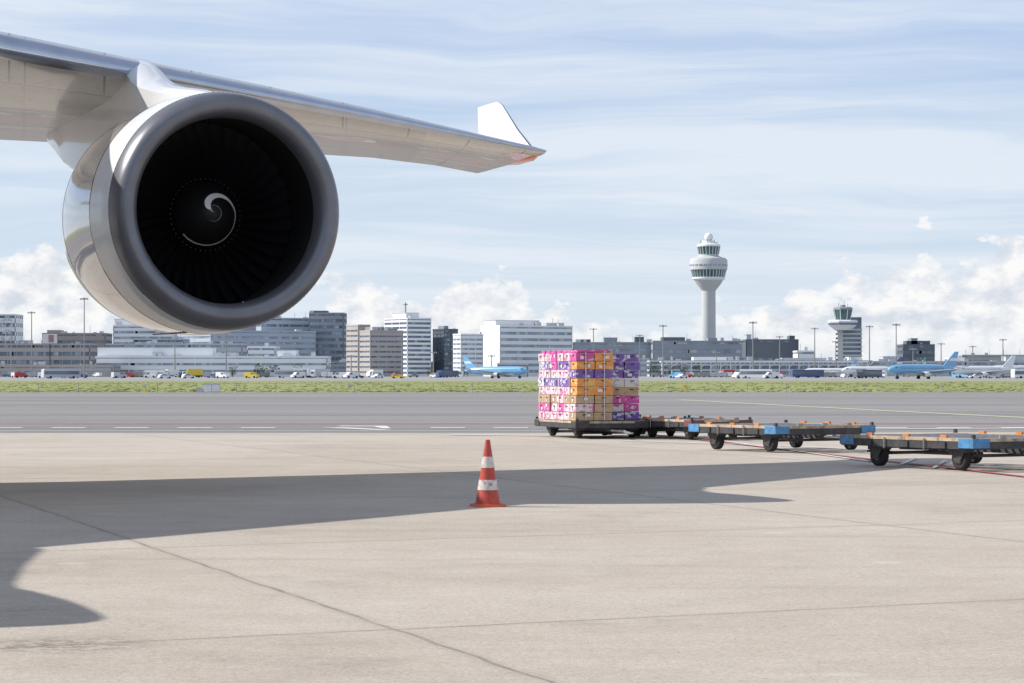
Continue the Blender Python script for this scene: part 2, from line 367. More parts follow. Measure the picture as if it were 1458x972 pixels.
def sheet(name,pts,z,mat):
    p=Part(name,mat); p.poly([(x,y,z) for x,y in pts]); return p.obj()
def rect(x0,x1,y0,y1): return [(x0,y0),(x1,y0),(x1,y1),(x0,y1)]
sheet('ground',rect(-12000,12000,-3000,25000),-.06,'faraspl')
sheet('concrete_apron',rect(-200,200,-120,90),0,'concrete')
sheet('taxiway_asphalt',[(-900,65.5),(3,66),(60,72),(900,120),(900,213),(-900,213)],.004,'asphalt')
gp=Part('grass_strip','grass'); pts=[]; x=-900
while x<900:
    pts.append((x,211.5+random.uniform(-.8,.8)+1.5*math.sin(x*.03))); x+=random.uniform(1.2,3) if abs(x)<80 else 12
pts.append((900,212)); pts+= [(900,555),(-900,555)]
gp.poly([(a,b,.008) for a,b in pts]); gp.obj()
tf=Part('grass_tufts','grass')
for i in range(5000):
    y=212+ (random.random()**1.6)*250; x=random.uniform(-.22,.22)*y
    h=random.uniform(.03,.09); w=random.uniform(.1,.5); a=random.uniform(0,3.14)
    dx,dy=math.cos(a)*w,math.sin(a)*w
    tf.add([(x-dx,y-dy,0),(x+dx,y+dy,0),(x+dx*.6,y+dy*.6,h),(x-dx*.2,y,h*.8)],[(0,1,2,3)])
tf.obj()
def worn(name,col,under,amt=.5):
    m,nt,b=newmat(name); co=objco(nt)
    w=ramp(nt,noise(nt,co,4,8,.75),[(.45,0.),(.6,1.)]); c=mixc(nt,mth(nt,'MULTIPLY',w,amt),col,under)
    nt.links.new(c,b.inputs['Base Color']); b.inputs['Roughness'].default_value=.7; return m
M['mred']=worn('red_marking',(.52,.10,.11),(.30,.18,.17))
M['mwhite']=worn('white_marking',(.78,.77,.75),(.40,.38,.35))
M['myel']=worn('yellow_marking',(.64,.58,.36),(.34,.32,.28))
M['mpatch']=worn('asphalt_patch',(.20,.19,.18),(.28,.27,.26))
def strip(p,a,b,w,z):
    a=Vector((*a,z));b=Vector((*b,z));d=(b-a).normalized(); n=Vector((-d.y,d.x,0))*w/2
    p.poly([a-n,b-n,b+n,a+n])
p=Part('red_line_marking','mred'); strip(p,(-200,77.3),(60,77.9),1.25,.012); p.obj()
p=Part('red_boundary_marking','mred'); strip(p,(2.2,72),(9.2,26),.13,.016); p.obj()
p=Part('white_dashed_marking','mwhite')
x=-60
while x<60:
    if not -5.8<x<-3.2: strip(p,(x,71.9),(x+.95,71.9),.8,.012)
    x+=1.75
p.poly([(-4.9,74.6,.012),(-3.6,74.4,.012),(-3.3,71.0,.012),(-3.55,71.0,.012),(-3.9,73.6,.012),(-5.0,73.8,.012)])
p.poly([(-5.3,72.2,.012),(-3.5,68.9,.012),(-3.1,68.9,.012),(-4.6,72.2,.012)])
p.obj()
p=Part('white_edge_line','mwhite'); strip(p,(-200,68.0),(1.2,68.0),.28,.012); p.obj()
p=Part('asphalt_seams','mpatch')
strip(p,(-200,93),(200,96),1.2,.008); strip(p,(-200,128),(200,124),2.2,.008); strip(p,(-200,160),(200,163),3,.008); p.obj()
p=Part('yellow_taxi_line','myel')
yl=[(9.6,150),(12.5,125),(15.2,104),(17.5,88),(20,74),(25,60)]
for a,b in zip(yl,yl[1:]): strip(p,a,b,.55,.014)
strip(p,(-60,187),(80,178),1.1,.014); p.obj()
p=Part('white_bay_markings','mwhite')
strip(p,(3.2,67.6),(30,76),.5,.020)
for k in range(3):
    x0=6.05+k*.30; strip(p,(x0,44.0-k*1.5),(x0+.75,47.0-k*1.3),.07,.020)
strip(p,(4.2,62),(6.1,44),.09,.020)
strip(p,(-1.5,63.5),(4.0,61.2),.3,.020)
strip(p,(2.4,58.0),(6.5,52.2),.12,.022)
p.obj()

# ---------------------------------------------------------------- traffic cone
M['corange']=smat('cone_orange_red',(.54,.07,.045),.5,var=.2,scale=9,dirt=((.25,.08,.06),14,.8))
M['cbase']=smat('cone_base_orange',(.75,.12,.045),.5,var=.2,scale=9,dirt=((.25,.07,.05),20,.6))
M['cwhite']=smat('cone_white_band',(.66,.62,.59),.45,var=.12,scale=14,dirt=((.40,.15,.12),15,1.0))
cone=Model('traffic_cone'); cc=Vector((gx(694.5,29.35),29.35,0))
b=cone.p('base','cbase',True)
for (z0,z1,w0,w1) in ((.0,.028,.165,.16),(.028,.04,.16,.135)):
    b.add([(cc.x+sx*w*1.0*math.cos(.35)-sy*w*math.sin(.35),cc.y+sx*w*math.sin(.35)+sy*w*math.cos(.35),z) for z,w in ((z0,w0),(z1,w1)) for sx,sy in ((-1,-1),(1,-1),(1,1),(-1,1))],
          [(0,1,5,4),(1,2,6,5),(2,3,7,6),(3,0,4,7)]+([(4,5,6,7)] if z0>0 else []))
def cr(z): return .138-(z-.04)*(.138-.026)/.71
for z0,z1,mt in ((.036,.19,'corange'),(.19,.305,'cwhite'),(.305,.44,'corange'),(.44,.565,'cwhite'),(.565,.752,'corange')):
    nm='orange_body' if mt=='corange' else 'white_sleeves'; o=0 if mt=='corange' else .003
    pr=[(z0,cr(z0)+o),(z1,cr(z1)+o)]
    if mt=='cwhite': pr=[(z0,cr(z0))]+pr+[(z1,cr(z1))]
    if z1>.7: pr+=[(.757,.02),(.757,.014),(.70,.014)]
    if z0<.05: pr=[(.036,.15),(.05,.142)]+pr[1:]
    cone.p(nm,mt,True).lathe(pr,cc,(0,0,1),40)
cone.build()

# ---------------------------------------------------------------- pallet dollies
def dolly(corner,ang,la,lb,deck='wood',corn='bluep',bar=True,ht=.47,rw=.18,fit=True):
    da=Vector((-math.sin(ang),math.cos(ang),0)); db=Vector((math.cos(ang),math.sin(ang),0)); C=Vector((*corner,0))
    m=Model('pallet_dolly')
    def W(a,b,z): q=C+da*a+db*b; return (q.x,q.y,z)
    fr=m.p('frame','dark'); st=m.p('rollers','steel',True); dk=m.p('deck',deck); co=m.p('corner_guards',corn); wh=m.p('wheels','tyre',True); hb=m.p('wheel_hubs','steel',True)
    t=.09
    fr.box(W(la/2,t/2,ht-.07),(t,la,.11),ang); fr.box(W(la/2,lb-t/2,ht-.07),(t,la,.11),ang)
    fr.box(W(t/2,lb/2,ht-.07),(lb-2*t,t,.11),ang); fr.box(W(la-t/2,lb/2,ht-.07),(lb-2*t,t,.11),ang)
    for f in (.27,.5,.73): fr.box(W(la*f,lb/2,ht-.11),(lb-2*t,.07,.10),ang)
    fr.box(W(la/2,lb/2,ht-.17),(.14,la*.95,.08),ang)
    for b in (.055,lb-.055):
        n=4
        for i in range(n): dk.box(W(la*(i+.5)/n,b,ht+.018),(.125,la/n-.012,.052),ang)
    for a in (.055,la-.055):
        for i in range(3): dk.box(W(a,.13+(lb-.26)*(i+.5)/3,ht+.014),((lb-.26)/3-.012,.125,.05),ang)
    for f in (.34,.66): dk.box(W(la/2,lb*f,ht+.012),(.14,la-.26,.035),ang)
    n=int(la/.17)
    for i in range(n):
        a=.18+(la-.36)*i/(n-1)
        for b0,b1 in ((.1,.31),(.37,.63),(.69,.92)): st.tube(W(a,lb*b0,ht+.014),W(a,lb*b1,ht+.014),.027,n=8)
    for a,sa in ((0,1),(la,-1)):
        for b,sb in ((0,1),(lb,-1)):
            co.box(W(a+sa*.15,b-sb*.008,ht-.035),(.02,.34,.145),ang); co.box(W(a-sa*.008,b+sb*.15,ht-.035),(.34,.02,.145),ang)
            fr.box(W(a+sa*.03,b+sb*.03,ht+.07),(.05,.05,.06),ang)
    if fit:
        # pallet stops, guide lips and side pockets
        for f in (.22,.5,.78):
            m.p('pallet_stops','orangep').box(W(la*f,.03,ht+.065),(.05,.14,.045),ang); m.p('pallet_stops','orangep').box(W(la*f,lb-.03,ht+.065),(.05,.14,.045),ang)
            fr.box(W(la*f,-.012,ht-.07),(.025,.16,.10),ang)
        for f in (.25,.5,.75): st.box(W(.02,lb*f,ht+.06),(.12,.03,.06),ang)
        for f in (.35,.65): st.tube(W(la*f,-.03,ht-.15),W(la*f,-.03,ht+.03),.012,n=6)
    for a in (la*.16,la*.78):
        for b in (.22,lb-.22):
            fr.box(W(a,b,ht-.155),(.22,.32,.06),ang)
            for s in (-.08,.08):
                fr.add([W(a-.15,b+s,ht-.18),W(a+.15,b+s,ht-.18),W(a+.05,b+s,rw-.05),W(a-.05,b+s,rw-.05),W(a-.15,b+s*1.2,ht-.18),W(a+.15,b+s*1.2,ht-.18),W(a+.05,b+s*1.2,rw-.05),W(a-.05,b+s*1.2,rw-.05)],[(0,1,2,3),(7,6,5,4),(0,4,5,1),(1,5,6,2),(2,6,7,3),(3,7,4,0)])
            wh.lathe([(-.065,.09),(-.065,rw-.025),(-.045,rw),(.045,rw),(.065,rw-.025),(.065,.09)],W(a,b,rw+.02),db,24)
            hb.lathe([(-.055,.0),(-.055,.092),(.055,.092),(.055,0)],W(a,b,rw+.02),db,16)
    fr.tube(W(.3,.3,ht-.22),W(la-.3,.3,ht-.22),.018,n=6)
    fr.tube(W(la*.78,.22,ht-.24),W(la*.78,lb-.22,ht-.24),.03,n=6); fr.tube(W(la*.16,.22,ht-.24),W(la*.16,lb-.22,ht-.24),.03,n=6)
    if bar:
        fr.tube(W(0,lb*.42,ht-.17),W(-.85,lb/2,ht-.19),.03); fr.tube(W(0,lb*.58,ht-.17),W(-.85,lb/2,ht-.19),.03)
        st.tube(W(-.8,lb/2,ht-.19),W(-1.25,lb/2,ht-.21),.028)
        st.lathe([(-.02,.05),(.02,.05)],W(-1.3,lb/2,ht-.21),(0,0,1),14,cap0=True,cap1=True)
    m.build(); return W
dolly((7.02,39.55),math.radians(32),3.15,2.45)
dolly((4.97,49.0),math.radians(32),2.75,2.4)
dolly((4.02,58.3),math.radians(24),3.0,1.55,corn='redp',ht=.42,rw=.16)
dolly((2.9,60.9),math.radians(20),2.8,1.3,deck='steel',corn='dark',ht=.40,rw=.15)
W1=dolly((1.47,59.6),math.radians(17),3.1,1.75,corn='dark',bar=True,ht=.37,rw=.14,fit=False)

# ---------------------------------------------------------------- flower box stacks
def printed(name,base,ink,thr=.52,sc_=6):
    m,nt,b=newmat(name); co=objco(nt)
    mp=N(nt,'ShaderNodeMapping'); mp.inputs['Scale'].default_value=(1,1,1.6); nt.links.new(co,mp.inputs[0])
    f=ramp(nt,noise(nt,mp.outputs[0],sc_,3,.6),[(thr,0.),(thr+.02,1.)],'LINEAR')
    c=mixc(nt,f,base,ink); c=mixc(nt,mth(nt,'MULTIPLY',noise(nt,co,2.5,3),.25),c,(.3,.25,.2))
    nt.links.new(c,b.inputs['Base Color']); b.inputs['Roughness'].default_value=.6; return m
M['b_mag']=printed('carton_magenta',(.66,.07,.36),(.76,.50,.66),.60)
M['b_or']=printed('carton_orange',(.80,.30,.07),(.78,.50,.12),.55)
M['b_pur']=printed('carton_violet',(.17,.09,.40),(.66,.60,.74),.56)
M['b_blue']=printed('carton_white_blue',(.68,.68,.74),(.14,.15,.48),.53,5)
M['b_wh']=printed('carton_white',(.74,.71,.70),(.66,.40,.52),.58)
M['b_pk']=printed('carton_pink_white',(.78,.64,.67),(.66,.17,.42),.54)
M['b_kr']=printed('carton_kraft',(.52,.36,.22),(.43,.28,.17),.56)
M['b_lab']=smat('carton_label',(.72,.70,.68),.5,var=.05)
M['b_dk']=smat('carton_handle_hole',(.04,.03,.03),.8)
M['wrap']=smat('strapping',(.6,.6,.62),.3)
fb=Model('flower_box_stack')
def stack(W,a0,a1,b0,b1,z0,rows,rh,pf,pl,na,nb,ang):
    da=(a1-a0)/na; db=(b1-b0)/nb
    for r in range(rows):
        z=z0+rh*r
        for i in range(na):
            for j in range(nb):
                if 0<i<na-1 and 0<j<nb-1: continue
                pal=pf[r] if i==0 else pl[r]
                mt=random.choice(pal); jx=random.uniform(-.018,.018); ja=random.uniform(-.018,.018); jr=random.uniform(-.03,.03)
                zc=z+rh/2; c=W(a0+(i+.5)*da+ja,b0+(j+.5)*db+jx,zc)
                fb.p('carton_'+mt,mt).box(c,(db-.016,da-.016,rh-.012),ang+jr)
                if i==0:
                    if random.random()<.6:
                        o=W(a0+ja-.006,b0+(j+.5)*db+jx+random.uniform(-.25,.25)*db,zc+random.uniform(-.15,.15)*rh)
                        fb.p('labels','b_lab').box(o,(db*random.uniform(.12,.28),.008,rh*random.uniform(.25,.45)),ang+jr)
                    o=W(a0+ja-.005,b0+(j+.5)*db+jx,zc+.2*rh); fb.p('handle_holes','b_dk').box(o,(.09,.007,.022),ang+jr)
                if j==0:
                    if random.random()<.7:
                        o=W(a0+(i+random.uniform(.2,.8))*da,b0+jx-.004,zc+random.uniform(-.2,.2)*rh)
                        fb.p('labels','b_lab').box(o,(.008,da*random.uniform(.1,.25),rh*random.uniform(.2,.45)),ang+jr)
                    o=W(a0+(i+.5)*da,b0+jx-.003,zc+.15*rh); fb.p('handle_holes','b_dk').box(o,(.007,.1,.025),ang+jr)
ang1=math.radians(17)
pfA=[['b_kr','b_pk'],['b_pk','b_kr'],['b_kr'],['b_or','b_mag'],['b_or'],['b_pur','b_blue'],['b_or'],['b_mag','b_or']]
plA=[['b_pk'],['b_pk','b_mag'],['b_kr','b_pk'],['b_pk'],['b_blue','b_pur'],['b_wh','b_pk'],['b_blue','b_pur','b_mag'],['b_pk','b_mag']]
stack(W1,.06,2.95,.02,.92,.42,8,.196,pfA,plA,6,2,ang1)
pfB=[['b_mag','b_pur'],['b_mag','b_pk'],['b_mag'],['b_kr','b_pk'],['b_blue','b_wh'],['b_or','b_pur'],['b_pur'],['b_pur','b_mag']]
stack(W1,.55,2.95,1.0,1.74,.42,8,.194,pfB,plA,5,2,ang1)
for i in range(7):
    c=W1(.3+.4*i,.47,.42+8*.196+.03); fb.p('top_layer','b_mag').box(c,(.8,.33,.055),ang1+random.uniform(-.05,.05))
st=fb.p('strapping','wrap')
for a in (.5,1.3,2.1,2.8): st.box(W1(a,.004,1.21),(.006,.02,1.56),ang1)
for bb in (.25,.7): st.box(W1(.04,bb,1.21),(.02,.006,1.56),ang1)
fb.build()

# ---------------------------------------------------------------- buildings
def building(name,x0,xc,x1,yt_,Z,floors,phi=0,wall='whitec',glass='glass',mull=3.2,wf=.45,depth=28,ybot=None,roof=(),blind=False,mw=.4,par=1.0):
    C=Vector((gx(xc,Z),Z)); c,s=math.cos(phi),math.sin(phi); k1=(x1-CX)/FL
    w=(k1*Z-C.x)/(c-k1*s); d=depth
    if x0<xc: k0=(x0-CX)/FL; d=(C.x-k0*Z)/(s+k0*c)
    Ht=gz(yt_,Z); u=Vector((c,s)); v=Vector((-s,c)); m=Model(name)
    def P(a,b): return C+u*a+v*b
    def B(part,mat,a,b,z,sa,sb,sz): q=P(a,b); m.p(part,mat).box((q.x,q.y,z),(sa,sb,sz),phi)
    B('windows',glass,w/2,d/2,(Ht-.8)/2,w-.7,d-.7,Ht-.8)
    fh=Ht/floors; sp=fh*(1-wf)
    for i in range(floors):
        B('walls',wall,w/2,d/2,i*fh+sp/2,w,d,sp)
        for q in range(int(w/9)):
            a=random.uniform(.03,.97)*w; B('blinds','glassl' if glass=='glass' else 'greyc',a,.33,i*fh+sp+(fh-sp)*.5,random.uniform(1.2,3.5),.06,(fh-sp)*.9)
    B('roof',wall,w/2,d/2,Ht-par/2+.1,w+.2,d+.2,par)
    n=max(1,int(w/mull))
    for i in range(n+1):
        a=mw/2+(w-mw)*i/n; B('mullions',wall,a,.22,Ht/2,mw,.36,Ht-.3)
    n=max(1,int(d/mull))
    for i in range(n+1):
        b=mw/2+(d-mw)*i/n; B('mullions',wall,.22,b,Ht/2,.36,mw,Ht-.3); B('mullions',wall,w-.22,b,Ht/2,.36,mw,Ht-.3)
    if blind: B('end_wall',wall,-.15,d/2,Ht/2,.25,d+.1,Ht)
    for (f0,f1,hh,mt) in roof:
        B('plant_room_'+mt,mt,w*(f0+f1)/2,d*.5,Ht+hh/2,w*(f1-f0),d*.55,hh)
        if hh>2.5: B('plant_cap','greyc',w*(f0+f1)/2,d*.5,Ht+hh+.15,w*(f1-f0)+.6,d*.55+.6,.3)
    for i in range(int(w/9)):
        a=random.uniform(.05,.95)*w; hh=random.uniform(.6,2.4); B('rooftop_units','greyc',a,d*random.uniform(.15,.3),Ht+hh/2,random.uniform(.5,4),2.5,hh)
        if random.random()<.4: B('roof_aerials','steel',random.uniform(.05,.95)*w,d*.3,Ht+2,.18,.18,random.uniform(3,6))
    return m.build()
ob='office_building'; tb='terminal_building'
building('facade_pattern_building',-60,-60,22,447,1750,7,0,'whitec','glass',6,.45)
building(tb,-80,-80,128,489,1500,4,0,'browng','glass',5,.5,roof=((.5,.56,2,'midc'),(.7,.8,1.5,'darkc')))
building(ob,60,60,150,474,1620,6,0,'brownc','glass',4,.4,roof=((.05,.25,2,'brownc'),))
building(ob,161,161,252,463,1700,9,0,'whitec','glassl',30,.45,roof=((.0,.35,4,'whitec'),(.5,.6,3,'greyc')))
building(ob,190,190,262,482,1600,6,0,'greyc','glass',8,.5)
building(ob,252,300,450,470,1650,8,.55,'bluegrey','glassl',22,.4,roof=((.3,.5,3,'midc'),))
building(ob,345,372,490,452,1720,9,.5,'bluegrey','glass',14,.38,roof=((.1,.2,2,'darkc'),))
building(ob,440,440,490,445,1700,10,0,'midc','glass',5,.5,roof=((.1,.5,1.5,'darkc'),))
building(ob,150,150,345,489,1560,4,0,'greyc','glassl',12,.45)
building('low_office_building',352,352,392,493,1420,4,0,'whitec','glassl',6,.5)
building('pier_building',136,136,466,507,1380,3,0,'whitec','glassl',16,.35,roof=((.0,.5,4.5,'whitec'),(.55,.6,2,'greyc'),(.78,.86,3,'whitec')))
building(ob,493,510,527,462,1500,10,.6,'browng','glass',4,.35)
building(ob,512,527,574,470,1450,9,.55,'browng','glass',4.5,.35,roof=((.1,.5,2,'brownc'),(.6,.9,1.2,'midc')))
building(ob,547,580,614,452,1620,13,.6,'whitec','glass',9,.5,roof=((.15,.7,3,'whitec'),))
building(ob,616,632,652,468,1640,10,.6,'darkc','glass',4,.55,roof=((.2,.5,2,'midc'),))
building(ob,645,656,688,475,1540,9,.55,'whitec','glassl',4,.42)
building(ob,684,712,815,463,1560,8,.5,'whitec','glassl',60,.45,blind=True,roof=((.0,.6,3,'whitec'),(.7,.95,2,'greyc')))
building('service_building',708,708,752,517,1300,2,0,'greyc','glass',8,.4)
building(tb,816,816,943,487,1750,5,0,'midc','glassl',9,.35,roof=((.35,.5,3,'midc'),(.05,.2,2,'darkc'),(.7,.8,3.5,'darkc')))
building(tb,930,930,1062,485,1720,4,0,'midc','glassl',12,.4,roof=((.1,.35,2.5,'darkc'),(.6,.7,2,'midc')))
building('dark_clad_building',1062,1062,1137,483,1650,2,0,'darkc','glass',40,.15,roof=((.03,.12,3,'greyc'),(.85,.95,2.5,'darkc')))
building(tb,1136,1136,1160,499,1600,3,0,'whitec','glassl',6,.4)
building(tb,925,925,1242,513,1450,3,0,'greyc','glass',9,.6,roof=((.2,.35,2,'whitec'),(.6,.8,1.5,'greyc'),(.9,.96,2,'whitec')))
building(tb,1236,1236,1470,514,1700,2,0,'greyc','glassl',8,.5,roof=((.1,.2,3,'greyc'),(.5,.6,2.5,'whitec'),(.85,.97,3,'greyc')))
building(tb,1370,1370,1520,505,1800,4,0,'browng','glassl',7,.45)
building(ob,1286,1286,1331,490,1760,5,0,'darkc','glass',5,.5,roof=((.15,.9,2.5,'darkc'),(.3,.5,4,'midc')))
building(tb,815,815,925,510,1600,3,0,'greyc','glassl',10,.4)
building(tb,462,462,720,515,1650,3,0,'midc','glass',12,.45)
building(tb,-80,-80,160,520,1350,2,0,'browng','glassl',9,.5)
building(tb,-420,-420,-80,500,1700,4,0,'greyc','glass',12,.45)
building(tb,1530,1530,1900,500,1800,4,0,'greyc','glass',12,.45)
cpy=Model('pier_canopy'); Z=1420
cpy.p('roof','whitec').box(((gx(940,Z)+gx(1235,Z))/2,Z,gz(515,Z)),(gx(1235,Z)-gx(940,Z),10,.8))
for i in range(22):
    xx=gx(942+i*13.9,Z); cpy.p('columns','whitec').tube((xx,Z-3,0),(xx,Z-3,gz(515,Z)-.4),.3,n=6); cpy.p('struts','whitec').tube((xx,Z-3,gz(515,Z)-3),(xx+3,Z-3,gz(515,Z)-.4),.2,n=5)
cpy.build()
pm=Part('facade_panel','greyc'); Z=1745
for i in range(4):
    for j in range(4):
        x=gx(-16+i*9,Z); z=gz(484-j*9,Z); w=3.6
        pm.poly([(x,Z-.6,z),(x+w,Z-.6,z),(x+(w if (i+j)%2 else 0),Z-.6,z+w)])
pm.obj()
bb=Model('billboard'); Z=1480
bb.p('panel','offw').box((gx(71,Z),Z,gz(482,Z)),(8.5,.4,5.6)); bb.p('picture','pinkp').box((gx(73,Z),Z-.3,gz(482,Z)),(3,.1,4.2)); 
bb.p('frame','dark').box((gx(71,Z),Z+.5,gz(489,Z)/2),(.5,.5,gz(489,Z))); bb.p('frame','dark').box((gx(71,Z),Z+.4,gz(482,Z)),(9,.3,6.1)); bb.build()

# control towers
def prof(l): return [(gz(y,D),r*k) for y,r in l]
tw=Model('control_tower'); D=1800.; k=D/FL; TC=(gx(1009,D),D,0)
cs=tw.p('shaft','conc',True); cs.lathe([(0,11*k)]+prof([(512,10.6),(460,10.),(414,9.8),(411,12),(404,17.5),(399,20.5)]),TC,n=48)
tw.p('gallery','whitec',True).lathe(prof([(399,20.5),(397,23.2),(394.5,23.4),(394.5,22.6)]),TC,n=48)
tw.p('gallery_glass','glassg').lathe(prof([(394.5,22.6),(384,25)]),TC,n=32)
tw.p('upper_ring','conc',True).lathe(prof([(384,25),(384,26.6),(371,26.8),(368,25),(366,18),(364,14.2),(362,14.2)]),TC,n=48)
tw.p('cab_glass','glassg').lathe(prof([(362,14),(351,16.2)]),TC,n=20)
tw.p('cab_roof','whitec',True).lathe(prof([(351,16.6),(348.5,16.6),(347,13.5),(346,9.5),(342.5,9),(342.5,6)]),TC,n=40)
tw.p('radome','whitec',True).lathe([(gz(337.5,D)+6.2*k*math.sin(a),6.2*k*math.cos(a)) for a in [math.radians(-60+15*i) for i in range(11)]],TC,n=28)
for n_,z0,z1,r0,r1,part in ((32,394.5,384,22.9,25.3,'gallery_mullions'),(20,362,351,14.3,16.5,'cab_mullions')):
    for i in range(n_):
        a=2*math.pi*i/n_; tw.p(part,'whitec').tube((TC[0]+r0*k*math.cos(a),TC[1]+r0*k*math.sin(a),gz(z0,D)),(TC[0]+r1*k*math.cos(a),TC[1]+r1*k*math.sin(a),gz(z1,D)),.22,n=5)
for i in range(24):
    a=2*math.pi*i/24
    tw.p('ring_windows','glassl').box((TC[0]+26.85*k*math.cos(a),TC[1]+26.85*k*math.sin(a),gz(377.5,D)),(.3,2.2,1.0),a)
for i in range(14):
    a=2*math.pi*i/14; tw.p('roof_antennas','steel').tube((TC[0]+12*k*math.cos(a),TC[1]+12*k*math.sin(a),gz(348,D)),(TC[0]+12*k*math.cos(a),TC[1]+12*k*math.sin(a),gz(random.choice([343,345,341]),D)),.15,n=5)
tw.build()
tw=Model('control_tower'); D=1600.; k=D/FL; TC=(gx(1200,D),D,0)
wS=35*k; tx=gx(1210,D)
tw.p('shaft_core','glass').box((tx,D+4,gz(490,D)/2+5),(wS-.8,9,gz(468,D)-gz(512,D)+24))
for i in range(8):
    z=gz(512,D)+(gz(469,D)-gz(512,D))*i/7; tw.p('shaft_bands','conc').box((tx,D+4,z),(wS,9.6,1.0))
tw.p('shaft_bands','conc').box((tx-wS/2+1.6,D+4,gz(468,D)/2),(3.2,10,gz(468,D)))
P8=math.pi/8
tw.p('platform','whitec').lathe(prof([(470,12),(463,20.5),(457,22),(455.5,20),(455.5,11)]),TC,n=8,phase=P8)
tw.p('platform_windows','glass').lathe(prof([(462.5,21.2),(459.5,21.9)]),TC,n=8,phase=P8)
tw.p('cab_glass','glassg').lathe(prof([(455.5,10.5),(452,11),(441,13.5)]),TC,n=8,phase=P8)
tw.p('cab_roof','midc').lathe(prof([(441,14.3),(438.5,14.3),(437,12),(437,4),(434,4),(434,.1)]),TC,n=8,phase=P8)
for i in range(8):
    a=2*math.pi*i/8+P8
    for z0,z1,r0,r1 in ((455,441,11,13.9),): tw.p('cab_mullions','whitec').tube((TC[0]+r0*k*math.cos(a),TC[1]+r0*k*math.sin(a),gz(z0,D)),(TC[0]+r1*k*math.cos(a),TC[1]+r1*k*math.sin(a),gz(z1,D)),.25,n=5)
for dx,y in ((-6,431),(2,428),(7,432)): tw.p('antennas','steel').tube((TC[0]+dx*k,TC[1],gz(438,D)),(TC[0]+dx*k,TC[1],gz(y,D)),.15,n=5)
tw.build()

# ---------------------------------------------------------------- masts, fence, cabinet
def mast(x,yt_,Z,heads=4):
    X=gx(x,Z); h=gz(yt_,Z); m=Model('floodlight_mast'); 
    m.p('pole','steel',True).tube((X,Z,0),(X,Z,h),.22*Z/1000+.06,.12*Z/1000+.04,n=10)
    m.p('head_frame','steel').box((X,Z,h-.4),(2.2*Z/1000+.7,.4,.22))
    for i in range(heads): m.p('lamps','greyc').box((X+(i-(heads-1)/2)*(.7*Z/1000+.15),Z-.4,h-.7),(.55,.5,.45))
    m.build()
for x,y,Z in ((45,443,1100),(120,423,900),(322,472,1000),(249,470,1300),(572,478,1000),(845,467,1400),(911,476,1500),(944,462,1100),(1072,457,1000),(1160,466,1300),(1238,463,1200),(1276,460,1000),(617,500,1300),(1340,488,1400),(1428,482,1300),(500,505,1200),(700,505,1300),(1020,500,1400),(16,470,1300),(880,490,1500),(1110,478,1450),(1190,485,1400),(1385,492,1500),(1300,495,1300)): mast(x,y,Z)
am=Part('roof_antenna','steel'); am.tube((gx(577,1630),1635,gz(447,1630)),(gx(577,1630),1635,gz(430,1630)),.4); am.tube((gx(574,1630),1635,gz(433,1630)),(gx(580,1630),1635,gz(433,1630)),.3); am.obj()
fe=Model('wire_fence')
for i in range(-16,17):
    x=i*3.1; fe.p('posts','steel').tube((x,205+.02*x,0),(x,205+.02*x,.78),.022,n=6)
for z in (.3,.74): fe.p('wires','steel').tube((-60,203.8,z),(60,206.2,z),.007,n=4)
fe.build()
cb=Model('electrical_cabinet'); X,Y=gx(300,208),209
cb.p('cabinet','whitec').box((X,Y,.34),(1.2,.6,.62)); cb.p('roof','greyc').box((X,Y,.68),(1.35,.75,.06)); cb.p('plinth','conc').box((X,Y,.04),(1.3,.7,.08)); cb.p('door_gap','dark').box((X,Y-.302,.34),(.02,.01,.55))
cb.p('side_box','greyc').box((X-.95,Y,.2),(.5,.5,.4)); cb.build()
for bx in (976,206,498):
    mk=Model('taxiway_edge_marker'); X=gx(bx,207); mk.p('post','yel').tube((X,207,0),(X,207,.4),.05,n=8); mk.p('plate','yel' if bx==976 else 'greyc').box((X,206.9,.5),(.3,.04,.25)); mk.build()

